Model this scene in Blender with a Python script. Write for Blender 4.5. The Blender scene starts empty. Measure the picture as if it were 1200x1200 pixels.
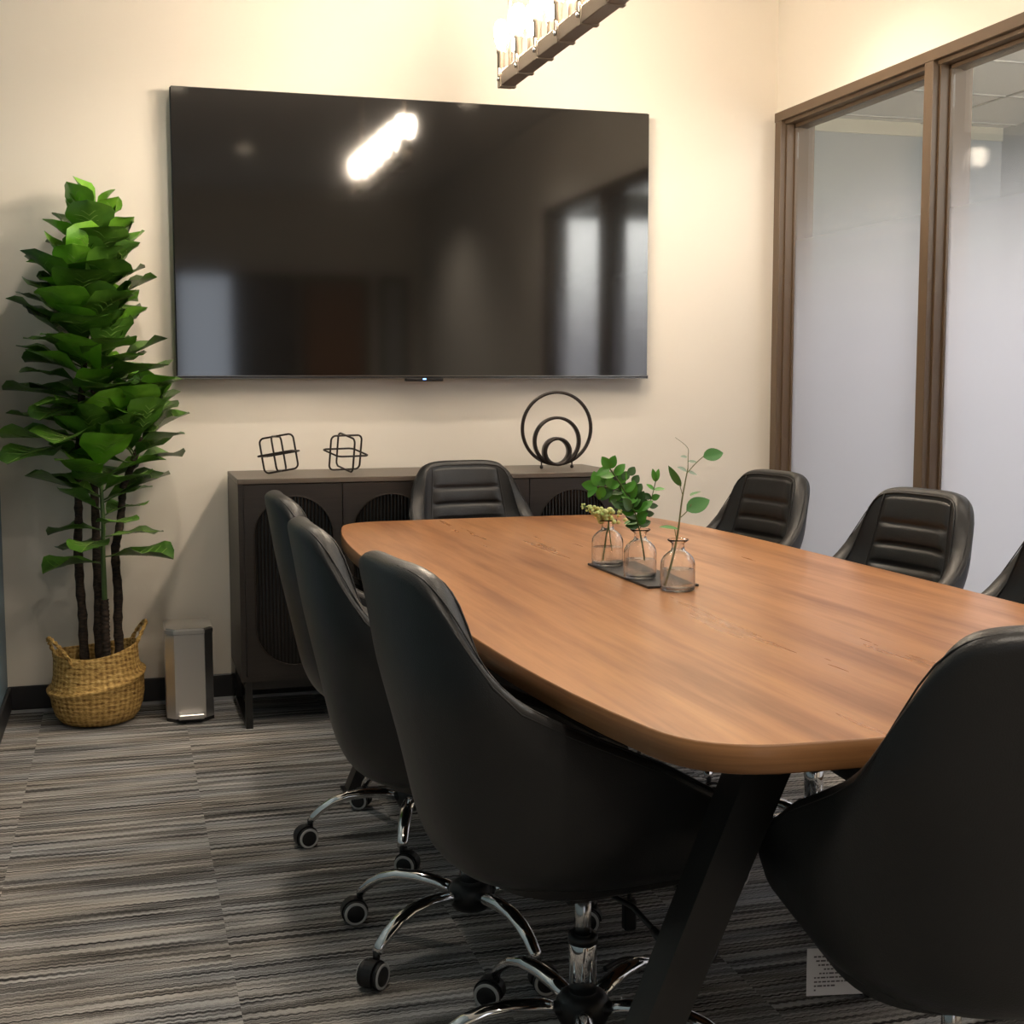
import bpy, math, random
from math import sin, cos, pi, radians as R
from mathutils import Vector, Matrix, noise

S = bpy.context.scene
COL = S.collection
random.seed(7)

# ------------------------------------------------------------------ camera
cam_d = bpy.data.cameras.new('camera'); cam = bpy.data.objects.new('camera', cam_d); COL.objects.link(cam)
yaw, pit, rol = R(16.2824), R(5.59975), R(-0.0735)
F = Vector((sin(yaw)*cos(pit), cos(yaw)*cos(pit), -sin(pit)))
Rt = Vector((cos(yaw), -sin(yaw), 0)); Up = Rt.cross(F)
R1 = Rt*cos(rol)+Up*sin(rol); U1 = -Rt*sin(rol)+Up*cos(rol)
m = Matrix.Identity(4)
for i in range(3):
    m[i][0] = R1[i]; m[i][1] = U1[i]; m[i][2] = -F[i]
m[2][3] = 1.22
cam.matrix_world = m
cam_d.sensor_width = 36; cam_d.lens = 36*1560.7/1200; cam_d.clip_start = .02
S.camera = cam

# ------------------------------------------------------------------ world, exposure, area lights
W = bpy.data.worlds.new('world'); S.world = W; W.use_nodes = True
W.node_tree.nodes['Background'].inputs[0].default_value = (.55, .65, .8, 1)
W.node_tree.nodes['Background'].inputs[1].default_value = .35
S.view_settings.view_transform = 'Standard'; S.view_settings.look = 'None'
S.view_settings.gamma = 1; S.view_settings.exposure = 0.73

def area(name, loc, rot, sx, sy, power, col, spread=180):
    d = bpy.data.lights.new(name, 'AREA'); d.shape = 'RECTANGLE'; d.size = sx; d.size_y = sy
    d.energy = power; d.color = col; d.spread = R(spread)
    o = bpy.data.objects.new(name, d); o.location = loc; o.rotation_euler = rot; COL.objects.link(o); return o
def spot(name, loc, power, col, angle=120, blend=.8, size=.05):
    d = bpy.data.lights.new(name, 'SPOT'); d.energy = power; d.color = col; d.spot_size = R(angle); d.spot_blend = blend
    d.shadow_soft_size = size
    o = bpy.data.objects.new(name, d); o.location = loc; COL.objects.link(o); return o
WARM = (1, .83, .62); COOL = (.80, .88, 1)
CEIL = 2.9
DOWNL = [(.35, 4.25), (2.05, 4.25), (.35, 2.2), (2.05, 2.2), (.9, .2), (1.9, -.4)]
for (x, y) in DOWNL:
    spot('downlight_lamp', (x, y, CEIL-.035), 24 if y > 1 else 55, (1, .88, .74), 130, .7, .045)
area('corridor_panel_lamp', (3.7, 3.0, 2.57), (0, 0, 0), .6, 3.6, 24, (1, .97, .93))
area('corridor_fill_light', (3.7, 1.0, 1.7), (R(100), 0, 0), 1.6, 1.4, 55, (1, .98, .95))  # unseen fill, added to brighten the corridor end wall and ceiling
area('rear_daylight', (.72, -1.93, 1.5), (R(90), 0, 0), .45, 1.3, 2.6, COOL)

# ------------------------------------------------------------------ materials
def mat(name, col=(.5, .5, .5), rough=.5, metal=0, spec=.5, **kw):
    m = bpy.data.materials.new(name); m.use_nodes = True
    b = m.node_tree.nodes['Principled BSDF']
    b.inputs['Base Color'].default_value = (*col, 1)
    b.inputs['Roughness'].default_value = rough; b.inputs['Metallic'].default_value = metal
    b.inputs['Specular IOR Level'].default_value = spec
    for k, v in kw.items():
        b.inputs[k.replace('_', ' ')].default_value = v
    m['b'] = 1
    return m
def N(m, t, **kw):
    n = m.node_tree.nodes.new(t)
    for k, v in kw.items(): setattr(n, k, v)
    return n
def L(m, a, b): m.node_tree.links.new(a, b)
def BS(m): return m.node_tree.nodes['Principled BSDF']
def coords(m, scale=(1, 1, 1), kind='Object', rot=(0, 0, 0)):
    tc = N(m, 'ShaderNodeTexCoord'); mp = N(m, 'ShaderNodeMapping')
    mp.inputs['Scale'].default_value = scale; mp.inputs['Rotation'].default_value = rot
    L(m, tc.outputs[kind], mp.inputs['Vector']); return mp.outputs['Vector']
def ramp(m, src, stops):
    r = N(m, 'ShaderNodeValToRGB'); e = r.color_ramp.elements
    while len(e) < len(stops): e.new(.5)
    for i, (p, c) in enumerate(stops):
        e[i].position = p; e[i].color = (*c, 1) if len(c) == 3 else c
    L(m, src, r.inputs['Fac']); return r.outputs['Color']
def noisetex(m, vec, scale, detail=3, rough=.5, dist=0):
    n = N(m, 'ShaderNodeTexNoise'); n.inputs['Scale'].default_value = scale; n.inputs['Detail'].default_value = detail
    n.inputs['Roughness'].default_value = rough; n.inputs['Distortion'].default_value = dist
    L(m, vec, n.inputs['Vector']); return n.outputs['Fac']
def bump(m, h, strength=.2, dist=.01):
    b = N(m, 'ShaderNodeBump'); b.inputs['Strength'].default_value = strength; b.inputs['Distance'].default_value = dist
    L(m, h, b.inputs['Height']); L(m, b.outputs['Normal'], BS(m).inputs['Normal'])
def math_(m, op, a, b=None, c=None):
    n = N(m, 'ShaderNodeMath', operation=op)
    for i, v in enumerate((a, b, c)):
        if v is None: continue
        if isinstance(v, (int, float)): n.inputs[i].default_value = v
        else: L(m, v, n.inputs[i])
    return n.outputs[0]
def mixc(m, f, a, b, mode='MIX'):
    n = N(m, 'ShaderNodeMix', data_type='RGBA', blend_type=mode)
    for i, v in ((0, f), (6, a), (7, b)):
        if isinstance(v, (int, float)): n.inputs[i].default_value = v
        elif isinstance(v, tuple): n.inputs[i].default_value = (*v, 1)
        else: L(m, v, n.inputs[i])
    return n.outputs[2]

M = {}
def facing_fac(t, lo=.035, hi=.75, p=4.5):
    lw = t.nodes.new('ShaderNodeLayerWeight'); lw.inputs['Blend'].default_value = .5
    a = t.nodes.new('ShaderNodeMath'); a.operation = 'POWER'; t.links.new(lw.outputs['Facing'], a.inputs[0]); a.inputs[1].default_value = p
    b = t.nodes.new('ShaderNodeMath'); b.operation = 'MULTIPLY_ADD'; t.links.new(a.outputs[0], b.inputs[0]); b.inputs[1].default_value = hi; b.inputs[2].default_value = lo
    return b.outputs[0]
M['wall'] = mat('cream_paint', (.80, .745, .655), .75, spec=.3)
bump(M['wall'], noisetex(M['wall'], coords(M['wall']), 220, 2), .05, .002)
M['leftwall'] = mat('blue_grey_paint', (.16, .24, .30), .5)
M['ceil'] = mat('ceiling_white', (.80, .78, .74), .9)
M['base'] = mat('black_vinyl', (.018, .018, .020), .45)
M['strip'] = mat('pale_floor_strip', (.42, .43, .45), .35)
M['bronze'] = mat('bronze_frame_paint', (.105, .066, .036), .42)
M['corr_wall'] = mat('corridor_grey_paint', (.44, .45, .44), .8)
M['corr_band'] = mat('corridor_cream_paint', (.62, .58, .47), .8)
M['door_wood'] = mat('door_wood', (.22, .085, .03), .45)
M['rear_trim'] = mat('dark_frame_paint', (.03, .026, .022), .5)
M['tvframe'] = mat('black_plastic', (.008, .008, .009), .3)
M['screen'] = mat('tv_screen', (.006, .0055, .005), .07, spec=1.0)
M['chin'] = mat('silver_chin', (.45, .44, .43), .25, 1)
M['led'] = mat('blue_led', (.1, .3, 1), .3); BS(M['led']).inputs['Emission Color'].default_value = (.2, .45, 1, 1); BS(M['led']).inputs['Emission Strength'].default_value = 3
M['chrome'] = mat('polished_chrome', (.78, .79, .80), .06, 1)
M['chrome2'] = mat('satin_chrome', (.55, .55, .55), .22, 1)
M['blackpl'] = mat('black_nylon', (.010, .010, .011), .42)
M['ring'] = mat('grey_white_rubber', (.50, .50, .49), .5)
M['blacksteel'] = mat('black_steel', (.014, .013, .012), .42)
M['iron'] = mat('dark_iron', (.022, .015, .011), .38, .3)
M['glassdark'] = mat('fluted_smoked_glass', (.009, .008, .007), .16, spec=.5)
M['paper'] = mat('paper_tag', (.68, .65, .66), .7)
M['ink'] = mat('printed_ink', (.12, .10, .11), .8)
M['stone'] = mat('slate', (.035, .033, .033), .55)
bump(M['stone'], noisetex(M['stone'], coords(M['stone']), 60, 4), .3, .002)
M['soil'] = mat('dark_soil', (.03, .02, .012), .95)
M['fixture'] = mat('aged_bronze_metal', (.30, .25, .20), .42, .6)
M['cord'] = mat('black_cord', (.01, .01, .01), .5)

# leather
def leather(name, col, rough):
    l = mat(name, col, rough, spec=.5); v = coords(l)
    vo = N(l, 'ShaderNodeTexVoronoi'); vo.inputs['Scale'].default_value = 420; L(l, v, vo.inputs['Vector'])
    nn = noisetex(l, v, 14, 3)
    h = math_(l, 'ADD', math_(l, 'MULTIPLY', vo.outputs['Distance'], .5), math_(l, 'MULTIPLY', nn, 2.0))
    bump(l, h, .16, .0025); return l
M['leather'] = leather('black_leather', (.0098, .0096, .0096), .41)
M['thread'] = mat('seam_thread', (.012, .012, .012), .6)

# wood laminate (grain runs along local Y)
w = M['wood'] = mat('walnut_laminate', rough=.30, spec=.7)
v = coords(w, (7.0, .55, 7.0))
n1 = noisetex(w, v, 2.2, 4, .55, .06); v2 = coords(w, (60, 1.6, 60)); n2 = noisetex(w, v2, 2.0, 4, .6, 0)
v3 = coords(w, (2.2, .35, 2.2)); n3 = noisetex(w, v3, 1.6, 3, .5, .12)
c1 = ramp(w, n1, [(.30, (.26, .105, .038)), (.46, (.40, .180, .070)), (.60, (.49, .235, .095)), (.76, (.38, .165, .064))])
c2 = ramp(w, n2, [(.25, (.80, .79, .78)), (.55, (1, 1, 1))])
c3 = ramp(w, n3, [(.30, (.72, .66, .60)), (.55, (1, 1, 1)), (.8, (1.0, .98, .95))])
c = mixc(w, .75, c1, c2, 'MULTIPLY'); c = mixc(w, .8, c, c3, 'MULTIPLY'); L(w, c, BS(w).inputs['Base Color'])
L(w, ramp(w, n1, [(.3, (.36, .36, .36)), (.7, (.27, .27, .27))]), BS(w).inputs['Roughness'])
w = M['woodedge'] = mat('walnut_edge_band', rough=.38, spec=.4)
v = coords(w, (1.3, 1.3, 55)); n1 = noisetex(w, v, 2.0, 4, .6, .4)
L(w, ramp(w, n1, [(.3, (.17, .072, .025)), (.7, (.29, .135, .050))]), BS(w).inputs['Base Color'])
w = M['cabwood'] = mat('black_oak_veneer', rough=.42, spec=.5)
v = coords(w, (3, 3, 60)); n1 = noisetex(w, v, 2.4, 4, .6, .3)
L(w, ramp(w, n1, [(.3, (.014, .0115, .010)), (.7, (.026, .021, .018))]), BS(w).inputs['Base Color']); bump(w, n1, .08, .001)
w = M['cabtop_lit'] = mat('black_oak_top_lit', rough=.40, spec=.55)  # same black oak, gloss of the light painted in as paler brown-grey
v = coords(w, (1.5, 40, 40)); n1 = noisetex(w, v, 2.4, 4, .6, .3)
L(w, ramp(w, n1, [(.3, (.085, .068, .052)), (.7, (.125, .100, .078))]), BS(w).inputs['Base Color'])

# carpet: broken multi-tone rows running along X, woven zigzag, plank tiles
w = M['carpet'] = mat('striped_loop_carpet', rough=.95, spec=.15)
tc = N(w, 'ShaderNodeTexCoord'); sx = N(w, 'ShaderNodeSeparateXYZ'); L(w, tc.outputs['Object'], sx.inputs[0])
X, Y = sx.outputs[0], sx.outputs[1]
tile = math_(w, 'FLOOR', math_(w, 'DIVIDE', math_(w, 'SUBTRACT', X, .19), .5))
zz = math_(w, 'MULTIPLY', math_(w, 'SINE', math_(w, 'MULTIPLY', X, 330)), .0016)
Yz = math_(w, 'ADD', Y, zz)
def rows(ysc, xsc, off, detail=2, rough=.6):
    cb = N(w, 'ShaderNodeCombineXYZ')
    L(w, math_(w, 'ADD', math_(w, 'MULTIPLY', X, xsc), math_(w, 'MULTIPLY', tile, 7.31+off)), cb.inputs[0])
    L(w, math_(w, 'ADD', math_(w, 'MULTIPLY', Yz, ysc), math_(w, 'MULTIPLY', tile, 3.7)), cb.inputs[1])
    cb.inputs[2].default_value = off
    return noisetex(w, cb.outputs[0], 1.0, detail, rough)
a = rows(130, 2.0, 1.3, 2, .55); b_ = rows(58, 1.2, 8.1, 2, .5); c_ = rows(290, 6.0, 4.4, 1, .5)
mixf = math_(w, 'ADD', math_(w, 'ADD', math_(w, 'MULTIPLY', a, .47), math_(w, 'MULTIPLY', b_, .25)), math_(w, 'MULTIPLY', c_, .28))
big = noisetex(w, coords(w, (.8, 5, 1)), 2.0, 2)
speck = noisetex(w, coords(w, (1, 1, 1)), 330, 2, .7)
mixf = math_(w, 'ADD', mixf, math_(w, 'MULTIPLY', math_(w, 'SUBTRACT', speck, .5), .16))
col = ramp(w, mixf, [(.385, (.020, .020, .021)), (.44, (.095, .091, .087)), (.505, (.28, .27, .255)), (.60, (.58, .565, .54))])
tint = ramp(w, big, [(.35, (.90, .96, 1.05)), (.65, (1.06, 1.0, .93))])
L(w, mixc(w, .8, col, tint, 'MULTIPLY'), BS(w).inputs['Base Color'])
bump(w, math_(w, 'ADD', math_(w, 'MULTIPLY', mixf, 2), speck), .6, .004)

# leaves
def leafmat(name, c0, c1, rough=.38):
    l = mat(name, c0, rough, spec=.5)
    n = noisetex(l, coords(l), 9, 3)
    L(l, ramp(l, n, [(.35, c0), (.65, c1)]), BS(l).inputs['Base Color'])
    bump(l, noisetex(l, coords(l), 60, 2), .15, .004)
    return l
M['leaf'] = leafmat('fiddle_leaf', (.032, .095, .012), (.095, .230, .024), .33)
M['leafnew'] = leafmat('young_fiddle_leaf', (.11, .32, .018), (.21, .48, .04), .33)
M['vein'] = mat('leaf_vein', (.20, .33, .07), .5)
M['stemgreen'] = mat('green_stem', (.08, .14, .035), .5)
M['leafdark'] = leafmat('sprig_leaf_dark', (.02, .07, .012), (.04, .12, .02), .4)
M['leafbright'] = leafmat('sprig_leaf_bright', (.05, .24, .015), (.10, .34, .03), .4)
M['euca'] = mat('eucalyptus_leaf', (.06, .22, .045), .5)
M['euca2'] = mat('pale_eucalyptus_leaf', (.25, .33, .25), .55)
M['bloom'] = mat('pale_green_blossom', (.55, .62, .25), .6, Subsurface_Weight=.2)
w = M['bark'] = mat('ringed_bark', rough=.75)
v = coords(w, (1, 1, 1)); n1 = noisetex(w, coords(w, (30, 30, 90)), 1.5, 4)
L(w, ramp(w, n1, [(.35, (.012, .008, .005)), (.62, (.055, .033, .020)), (.8, (.14, .09, .055))]), BS(w).inputs['Base Color']); bump(w, n1, .8, .006)

# basket weave
w = M['basket'] = mat('woven_seagrass', rough=.62, spec=.35)
tc = N(w, 'ShaderNodeTexCoord'); sp = N(w, 'ShaderNodeSeparateXYZ'); L(w, tc.outputs['Object'], sp.inputs[0])
ang = math_(w, 'ARCTAN2', sp.outputs[1], sp.outputs[0])
zq = math_(w, 'MULTIPLY', sp.outputs[2], 330)
aq = math_(w, 'MULTIPLY', ang, 24)
d1 = math_(w, 'SINE', math_(w, 'ADD', aq, math_(w, 'MULTIPLY', zq, .55))); d2 = math_(w, 'SINE', math_(w, 'SUBTRACT', aq, math_(w, 'MULTIPLY', zq, .55)))
wv = math_(w, 'MULTIPLY', d1, d2)
nz = noisetex(w, coords(w, (1, 1, 3)), 45, 4, .65)
f = math_(w, 'ADD', math_(w, 'MULTIPLY', wv, .13), nz)
L(w, ramp(w, f, [(.28, (.20, .10, .025)), (.45, (.50, .30, .085)), (.62, (.68, .45, .15)), (.82, (.85, .66, .30))]), BS(w).inputs['Base Color'])
bump(w, f, 1.0, .008)
w = M['steel'] = mat('brushed_steel', (.76, .74, .72), .36, 1, Anisotropic=.5)
bump(w, noisetex(w, coords(w, (300, 300, 3)), 1, 2), .05, .001)

# clear glass / water / window panes
def glassmat(name, ior=1.45, tint=(1, 1, 1), rough=0):
    g = bpy.data.materials.new(name); g.use_nodes = True; t = g.node_tree; t.nodes.remove(t.nodes['Principled BSDF'])
    gl = t.nodes.new('ShaderNodeBsdfGlass'); gl.inputs['IOR'].default_value = ior; gl.inputs['Color'].default_value = (*tint, 1); gl.inputs['Roughness'].default_value = rough
    t.links.new(gl.outputs[0], t.nodes['Material Output'].inputs[0]); return g
def thinglass(name, tint, refr, ior):
    g = bpy.data.materials.new(name); g.use_nodes = True; t = g.node_tree; t.nodes.remove(t.nodes['Principled BSDF'])
    tr = t.nodes.new('ShaderNodeBsdfTransparent'); tr.inputs[0].default_value = (*tint, 1)
    rr = t.nodes.new('ShaderNodeBsdfRefraction'); rr.inputs['IOR'].default_value = ior; rr.inputs['Roughness'].default_value = .0
    mx = t.nodes.new('ShaderNodeMixShader'); mx.inputs[0].default_value = refr; t.links.new(tr.outputs[0], mx.inputs[1]); t.links.new(rr.outputs[0], mx.inputs[2])
    gs = t.nodes.new('ShaderNodeBsdfGlossy'); gs.inputs['Roughness'].default_value = .03
    m2 = t.nodes.new('ShaderNodeMixShader'); t.links.new(facing_fac(t, .045, .7, 3.2), m2.inputs[0]); t.links.new(mx.outputs[0], m2.inputs[1]); t.links.new(gs.outputs[0], m2.inputs[2])
    t.links.new(m2.outputs[0], t.nodes['Material Output'].inputs[0]); return g
M['glass'] = glassmat('clear_glass', 1.45, (1, 1, 1))
M['water'] = thinglass('vase_water', (.99, .995, .99), .22, 1.33)
M['bulbglass'] = bpy.data.materials.new('lit_bulb_glass'); g = M['bulbglass']; g.use_nodes = True
b = BS(g); b.inputs['Base Color'].default_value = (1, .9, .75, 1); b.inputs['Emission Color'].default_value = (1, .84, .66, 1); b.inputs['Emission Strength'].default_value = 110
# frosted film fading to clear above: one film on the pane
g = M['pane'] = bpy.data.materials.new('gradient_frosted_glass'); g.use_nodes = True; t = g.node_tree; t.nodes.remove(t.nodes['Principled BSDF'])
gl = t.nodes.new('ShaderNodeBsdfTransparent'); gl.inputs[0].default_value = (.93, .94, .93, 1)
gs = t.nodes.new('ShaderNodeBsdfGlossy'); gs.inputs['Roughness'].default_value = .02
cl = t.nodes.new('ShaderNodeMixShader'); t.links.new(facing_fac(t, .03, .5), cl.inputs[0]); t.links.new(gl.outputs[0], cl.inputs[1]); t.links.new(gs.outputs[0], cl.inputs[2])
tl = t.nodes.new('ShaderNodeBsdfTranslucent'); tl.inputs[0].default_value = (.80, .80, .85, 1)
df = t.nodes.new('ShaderNodeBsdfDiffuse'); df.inputs[0].default_value = (.55, .54, .60, 1)
fm = t.nodes.new('ShaderNodeMixShader'); fm.inputs[0].default_value = .22; t.links.new(tl.outputs[0], fm.inputs[1]); t.links.new(df.outputs[0], fm.inputs[2])
rf = t.nodes.new('ShaderNodeBsdfRefraction'); rf.inputs['Roughness'].default_value = .45; rf.inputs['IOR'].default_value = 1.02; rf.inputs[0].default_value = (.85, .86, .9, 1)
fm2 = t.nodes.new('ShaderNodeMixShader'); fm2.inputs[0].default_value = .35; t.links.new(fm.outputs[0], fm2.inputs[1]); t.links.new(rf.outputs[0], fm2.inputs[2])
tcn = t.nodes.new('ShaderNodeTexCoord'); sz = t.nodes.new('ShaderNodeSeparateXYZ'); t.links.new(tcn.outputs['Object'], sz.inputs[0])
mr = t.nodes.new('ShaderNodeMapRange'); mr.interpolation_type = 'SMOOTHSTEP'
mr.inputs['From Min'].default_value = 1.25; mr.inputs['From Max'].default_value = 2.10; mr.inputs['To Min'].default_value = .97; mr.inputs['To Max'].default_value = 0.0
t.links.new(sz.outputs[2], mr.inputs['Value'])
fin = t.nodes.new('ShaderNodeMixShader'); t.links.new(mr.outputs[0], fin.inputs[0]); t.links.new(cl.outputs[0], fin.inputs[1]); t.links.new(fm2.outputs[0], fin.inputs[2])
t.links.new(fin.outputs[0], t.nodes['Material Output'].inputs[0])
g = M['rearpane'] = mat('night_window_pane', (.03, .035, .045), .3)

# ------------------------------------------------------------------ mesh builder
class MB:
    def __init__(s): s.v = []; s.f = []; s.mi = []; s.sm = []
    def add(s, vs, fs, mi=0, smooth=False, mtx=None):
        o = len(s.v)
        for p in vs:
            p = Vector(p)
            s.v.append(mtx @ p if mtx else p)
        for q in fs: s.f.append([i+o for i in q]); s.mi.append(mi); s.sm.append(smooth)
        return s
    def box(s, x0, x1, y0, y1, z0, z1, bev=0, mi=0, mtx=None):
        if bev <= 0:
            vs = [(x0,y0,z0),(x1,y0,z0),(x1,y1,z0),(x0,y1,z0),(x0,y0,z1),(x1,y0,z1),(x1,y1,z1),(x0,y1,z1)]
            return s.add(vs, [(0,3,2,1),(4,5,6,7),(0,1,5,4),(1,2,6,5),(2,3,7,6),(3,0,4,7)], mi, False, mtx)
        b = bev; vs = []; idx = {}
        X = (x0, x1); Y = (y0, y1); Z = (z0, z1)
        for i in (0, 1):
            for j in (0, 1):
                for k in (0, 1):
                    sx, sy, sz_ = 1-2*i, 1-2*j, 1-2*k
                    for ax in range(3):
                        p = [X[i]+sx*b, Y[j]+sy*b, Z[k]+sz_*b]; p[ax] = (X[i], Y[j], Z[k])[ax]
                        idx[(i, j, k, ax)] = len(vs); vs.append(tuple(p))
        fs = []
        def q(*ks): fs.append([idx[k] for k in ks])
        for i in (0, 1):
            a = [(i,0,0,0),(i,1,0,0),(i,1,1,0),(i,0,1,0)]; q(*(a if i else a[::-1]))
            a = [(0,i,0,1),(0,i,1,1),(1,i,1,1),(1,i,0,1)]; q(*(a if i else a[::-1]))
            a = [(0,0,i,2),(1,0,i,2),(1,1,i,2),(0,1,i,2)]; q(*(a if i else a[::-1]))
        for i in (0, 1):
            for j in (0, 1):
                a = [(i,j,0,0),(i,j,0,1),(i,j,1,1),(i,j,1,0)]; q(*(a if (i ^ j) else a[::-1]))
                a = [(i,0,j,0),(i,0,j,2),(i,1,j,2),(i,1,j,0)]; q(*(a[::-1] if (i ^ j) else a))
                a = [(0,i,j,1),(0,i,j,2),(1,i,j,2),(1,i,j,1)]; q(*(a if (i ^ j) else a[::-1]))
        for i in (0, 1):
            for j in (0, 1):
                for k in (0, 1):
                    a = [(i,j,k,0),(i,j,k,1),(i,j,k,2)]; q(*(a if (i ^ j ^ k) else a[::-1]))
        return s.add(vs, fs, mi, False, mtx)
    def grid(s, rowsv, closed_u=False, closed_v=False, mi=0, smooth=True, mtx=None, flip=False):
        n = len(rowsv); k = len(rowsv[0]); vs = [p for r in rowsv for p in r]; fs = []
        for i in range(n if closed_u else n-1):
            for j in range(k if closed_v else k-1):
                a = i*k+j; b = i*k+(j+1) % k; c = ((i+1) % n)*k+(j+1) % k; d = ((i+1) % n)*k+j
                fs.append((d, c, b, a) if flip else (a, b, c, d))
        return s.add(vs, fs, mi, smooth, mtx)
    def lathe(s, prof, n=24, mi=0, mtx=None, smooth=True, caps=True):
        rr = [[(r*cos(2*pi*j/n), r*sin(2*pi*j/n), z) for j in range(n)] for r, z in prof]
        s.grid(rr, closed_v=True, mi=mi, smooth=smooth, mtx=mtx)
        if caps:
            if prof[0][0] > 1e-5: s.add(rr[0], [list(range(n))[::-1]], mi, False, mtx)
            if prof[-1][0] > 1e-5: s.add(rr[-1], [list(range(n))], mi, False, mtx)
        return s
    def tube(s, pts, r, n=10, closed=False, mi=0, squash=1.0, up=None, mtx=None, caps=True):
        pts = [Vector(p) for p in pts]; k = len(pts)
        rad = r if isinstance(r, (list, tuple)) else [r]*k
        T = []
        for i in range(k):
            if closed: t = pts[(i+1) % k]-pts[i-1]
            else: t = pts[min(i+1, k-1)]-pts[max(i-1, 0)]
            T.append(t.normalized() if t.length > 1e-9 else Vector((0, 0, 1)))
        u = Vector(up) if up else (Vector((0, 0, 1)) if abs(T[0].z) < .9 else Vector((1, 0, 0)))
        rr = []
        for i in range(k):
            u = (u - T[i]*u.dot(T[i]))
            if u.length < 1e-6: u = T[i].orthogonal()
            u.normalize(); w_ = T[i].cross(u)
            rr.append([pts[i] + (u*cos(2*pi*j/n)*squash + w_*sin(2*pi*j/n))*rad[i] for j in range(n)])
        s.grid(rr, closed_u=closed, closed_v=True, mi=mi, mtx=mtx)
        if not closed and caps:
            s.add(rr[0], [list(range(n))[::-1]], mi, False, mtx); s.add(rr[-1], [list(range(n))], mi, False, mtx)
        return s
    def prism(s, outline, z0, z1, mi=0, side_mi=None, mtx=None, smooth_side=False):
        n = len(outline)
        lo = [(x, y, z0) for x, y in outline]; hi = [(x, y, z1) for x, y in outline]
        s.add(lo, [list(range(n))[::-1]], mi, False, mtx); s.add(hi, [list(range(n))], mi, False, mtx)
        s.grid([lo, hi], closed_v=True, mi=side_mi if side_mi is not None else mi, smooth=smooth_side, mtx=mtx, flip=False)
        return s
    def build(s, name, mats, parent=None, loc=None, recalc=True):
        me = bpy.data.meshes.new(name)
        me.from_pydata([tuple(p) for p in s.v], [], s.f)
        if not isinstance(mats, (list, tuple)): mats = [mats]
        for mt in mats: me.materials.append(mt)
        me.polygons.foreach_set('material_index', s.mi); me.polygons.foreach_set('use_smooth', s.sm)
        me.update(); me.validate()
        if recalc:
            import bmesh
            bm = bmesh.new(); bm.from_mesh(me); bmesh.ops.remove_doubles(bm, verts=bm.verts, dist=1e-6)
            bmesh.ops.recalc_face_normals(bm, faces=bm.faces); bm.to_mesh(me); bm.free()
        o = bpy.data.objects.new(name, me); COL.objects.link(o)
        if parent: o.parent = parent
        if loc: o.location = loc
        return o
def bake(o, mods):
    for t, kw in mods:
        md = o.modifiers.new(t, t)
        for k, v in kw.items(): setattr(md, k, v)
    dg = bpy.context.evaluated_depsgraph_get(); dg.update()
    me = bpy.data.meshes.new_from_object(o.evaluated_get(dg)); o.modifiers.clear(); o.data = me
    return o
def tag(o, label=None, cat=None, group=None, kind=None):
    if label: o['label'] = label
    if cat: o['category'] = cat
    if group: o['group'] = group
    if kind: o['kind'] = kind
    return o
def empty(name, loc, rz=0):
    o = bpy.data.objects.new(name, None); o.location = loc; o.rotation_euler = (0, 0, rz); o.empty_display_size = .1
    COL.objects.link(o); return o
def kids(o): return [c for c in list(bpy.data.objects) if c.parent == o]
def copy_tree(o, parent=None):
    c = o.copy(); COL.objects.link(c); c.parent = parent
    for ch in kids(o): copy_tree(ch, c)
    return c
def struct(mb, name, mt, parent=None, **kw):
    o = mb.build(name, mt, parent, **kw)
    if not parent: o['kind'] = 'structure'
    return o

# ------------------------------------------------------------------ room shell
XL, XR, YB, YR = -.434, 2.664, 5.163, -2.0
struct(MB().box(XL-.3, 5.0, YR-.3, 6.7, -.1, 0), 'floor', M['carpet'])
struct(MB().box(XL-.12, XR+.12, YB, YB+.12, 0, CEIL), 'wall_back', M['wall'])
struct(MB().box(XL-.12, XL, YR, YB, 0, CEIL), 'wall_left', M['leftwall'])
struct(MB().box(XL-.12, XR+.12, YR-.12, YB+.12, CEIL, CEIL+.1), 'ceiling', M['ceil'])
# right wall: solid above glazing and in front of it
GY0 = 1.93; GT = 2.322
struct(MB().box(XR, XR+.12, GY0, YB, GT-.01, CEIL).box(XR, XR+.12, YR, GY0, 0, CEIL), 'wall_right', M['wall'])
struct(MB().box(XL-.12, XR+.12, YR-.12, YR, 0, CEIL), 'wall_rear', M['wall'])
struct(MB().box(XL, XR-.03, YB-.012, YB, .012, .100, .003), 'baseboard_back', M['base'])
struct(MB().box(XL, XL+.012, YR, YB-.012, .012, .100, .003), 'baseboard_left', M['base'])
struct(MB().box(XR-.012, XR, YR, GY0-.06, .012, .100, .003), 'baseboard_right', M['base'])
struct(MB().box(XL, XR-.03, YB-.016, YB-.0005, 0, .0115), 'trim_1', M['strip'])
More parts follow.
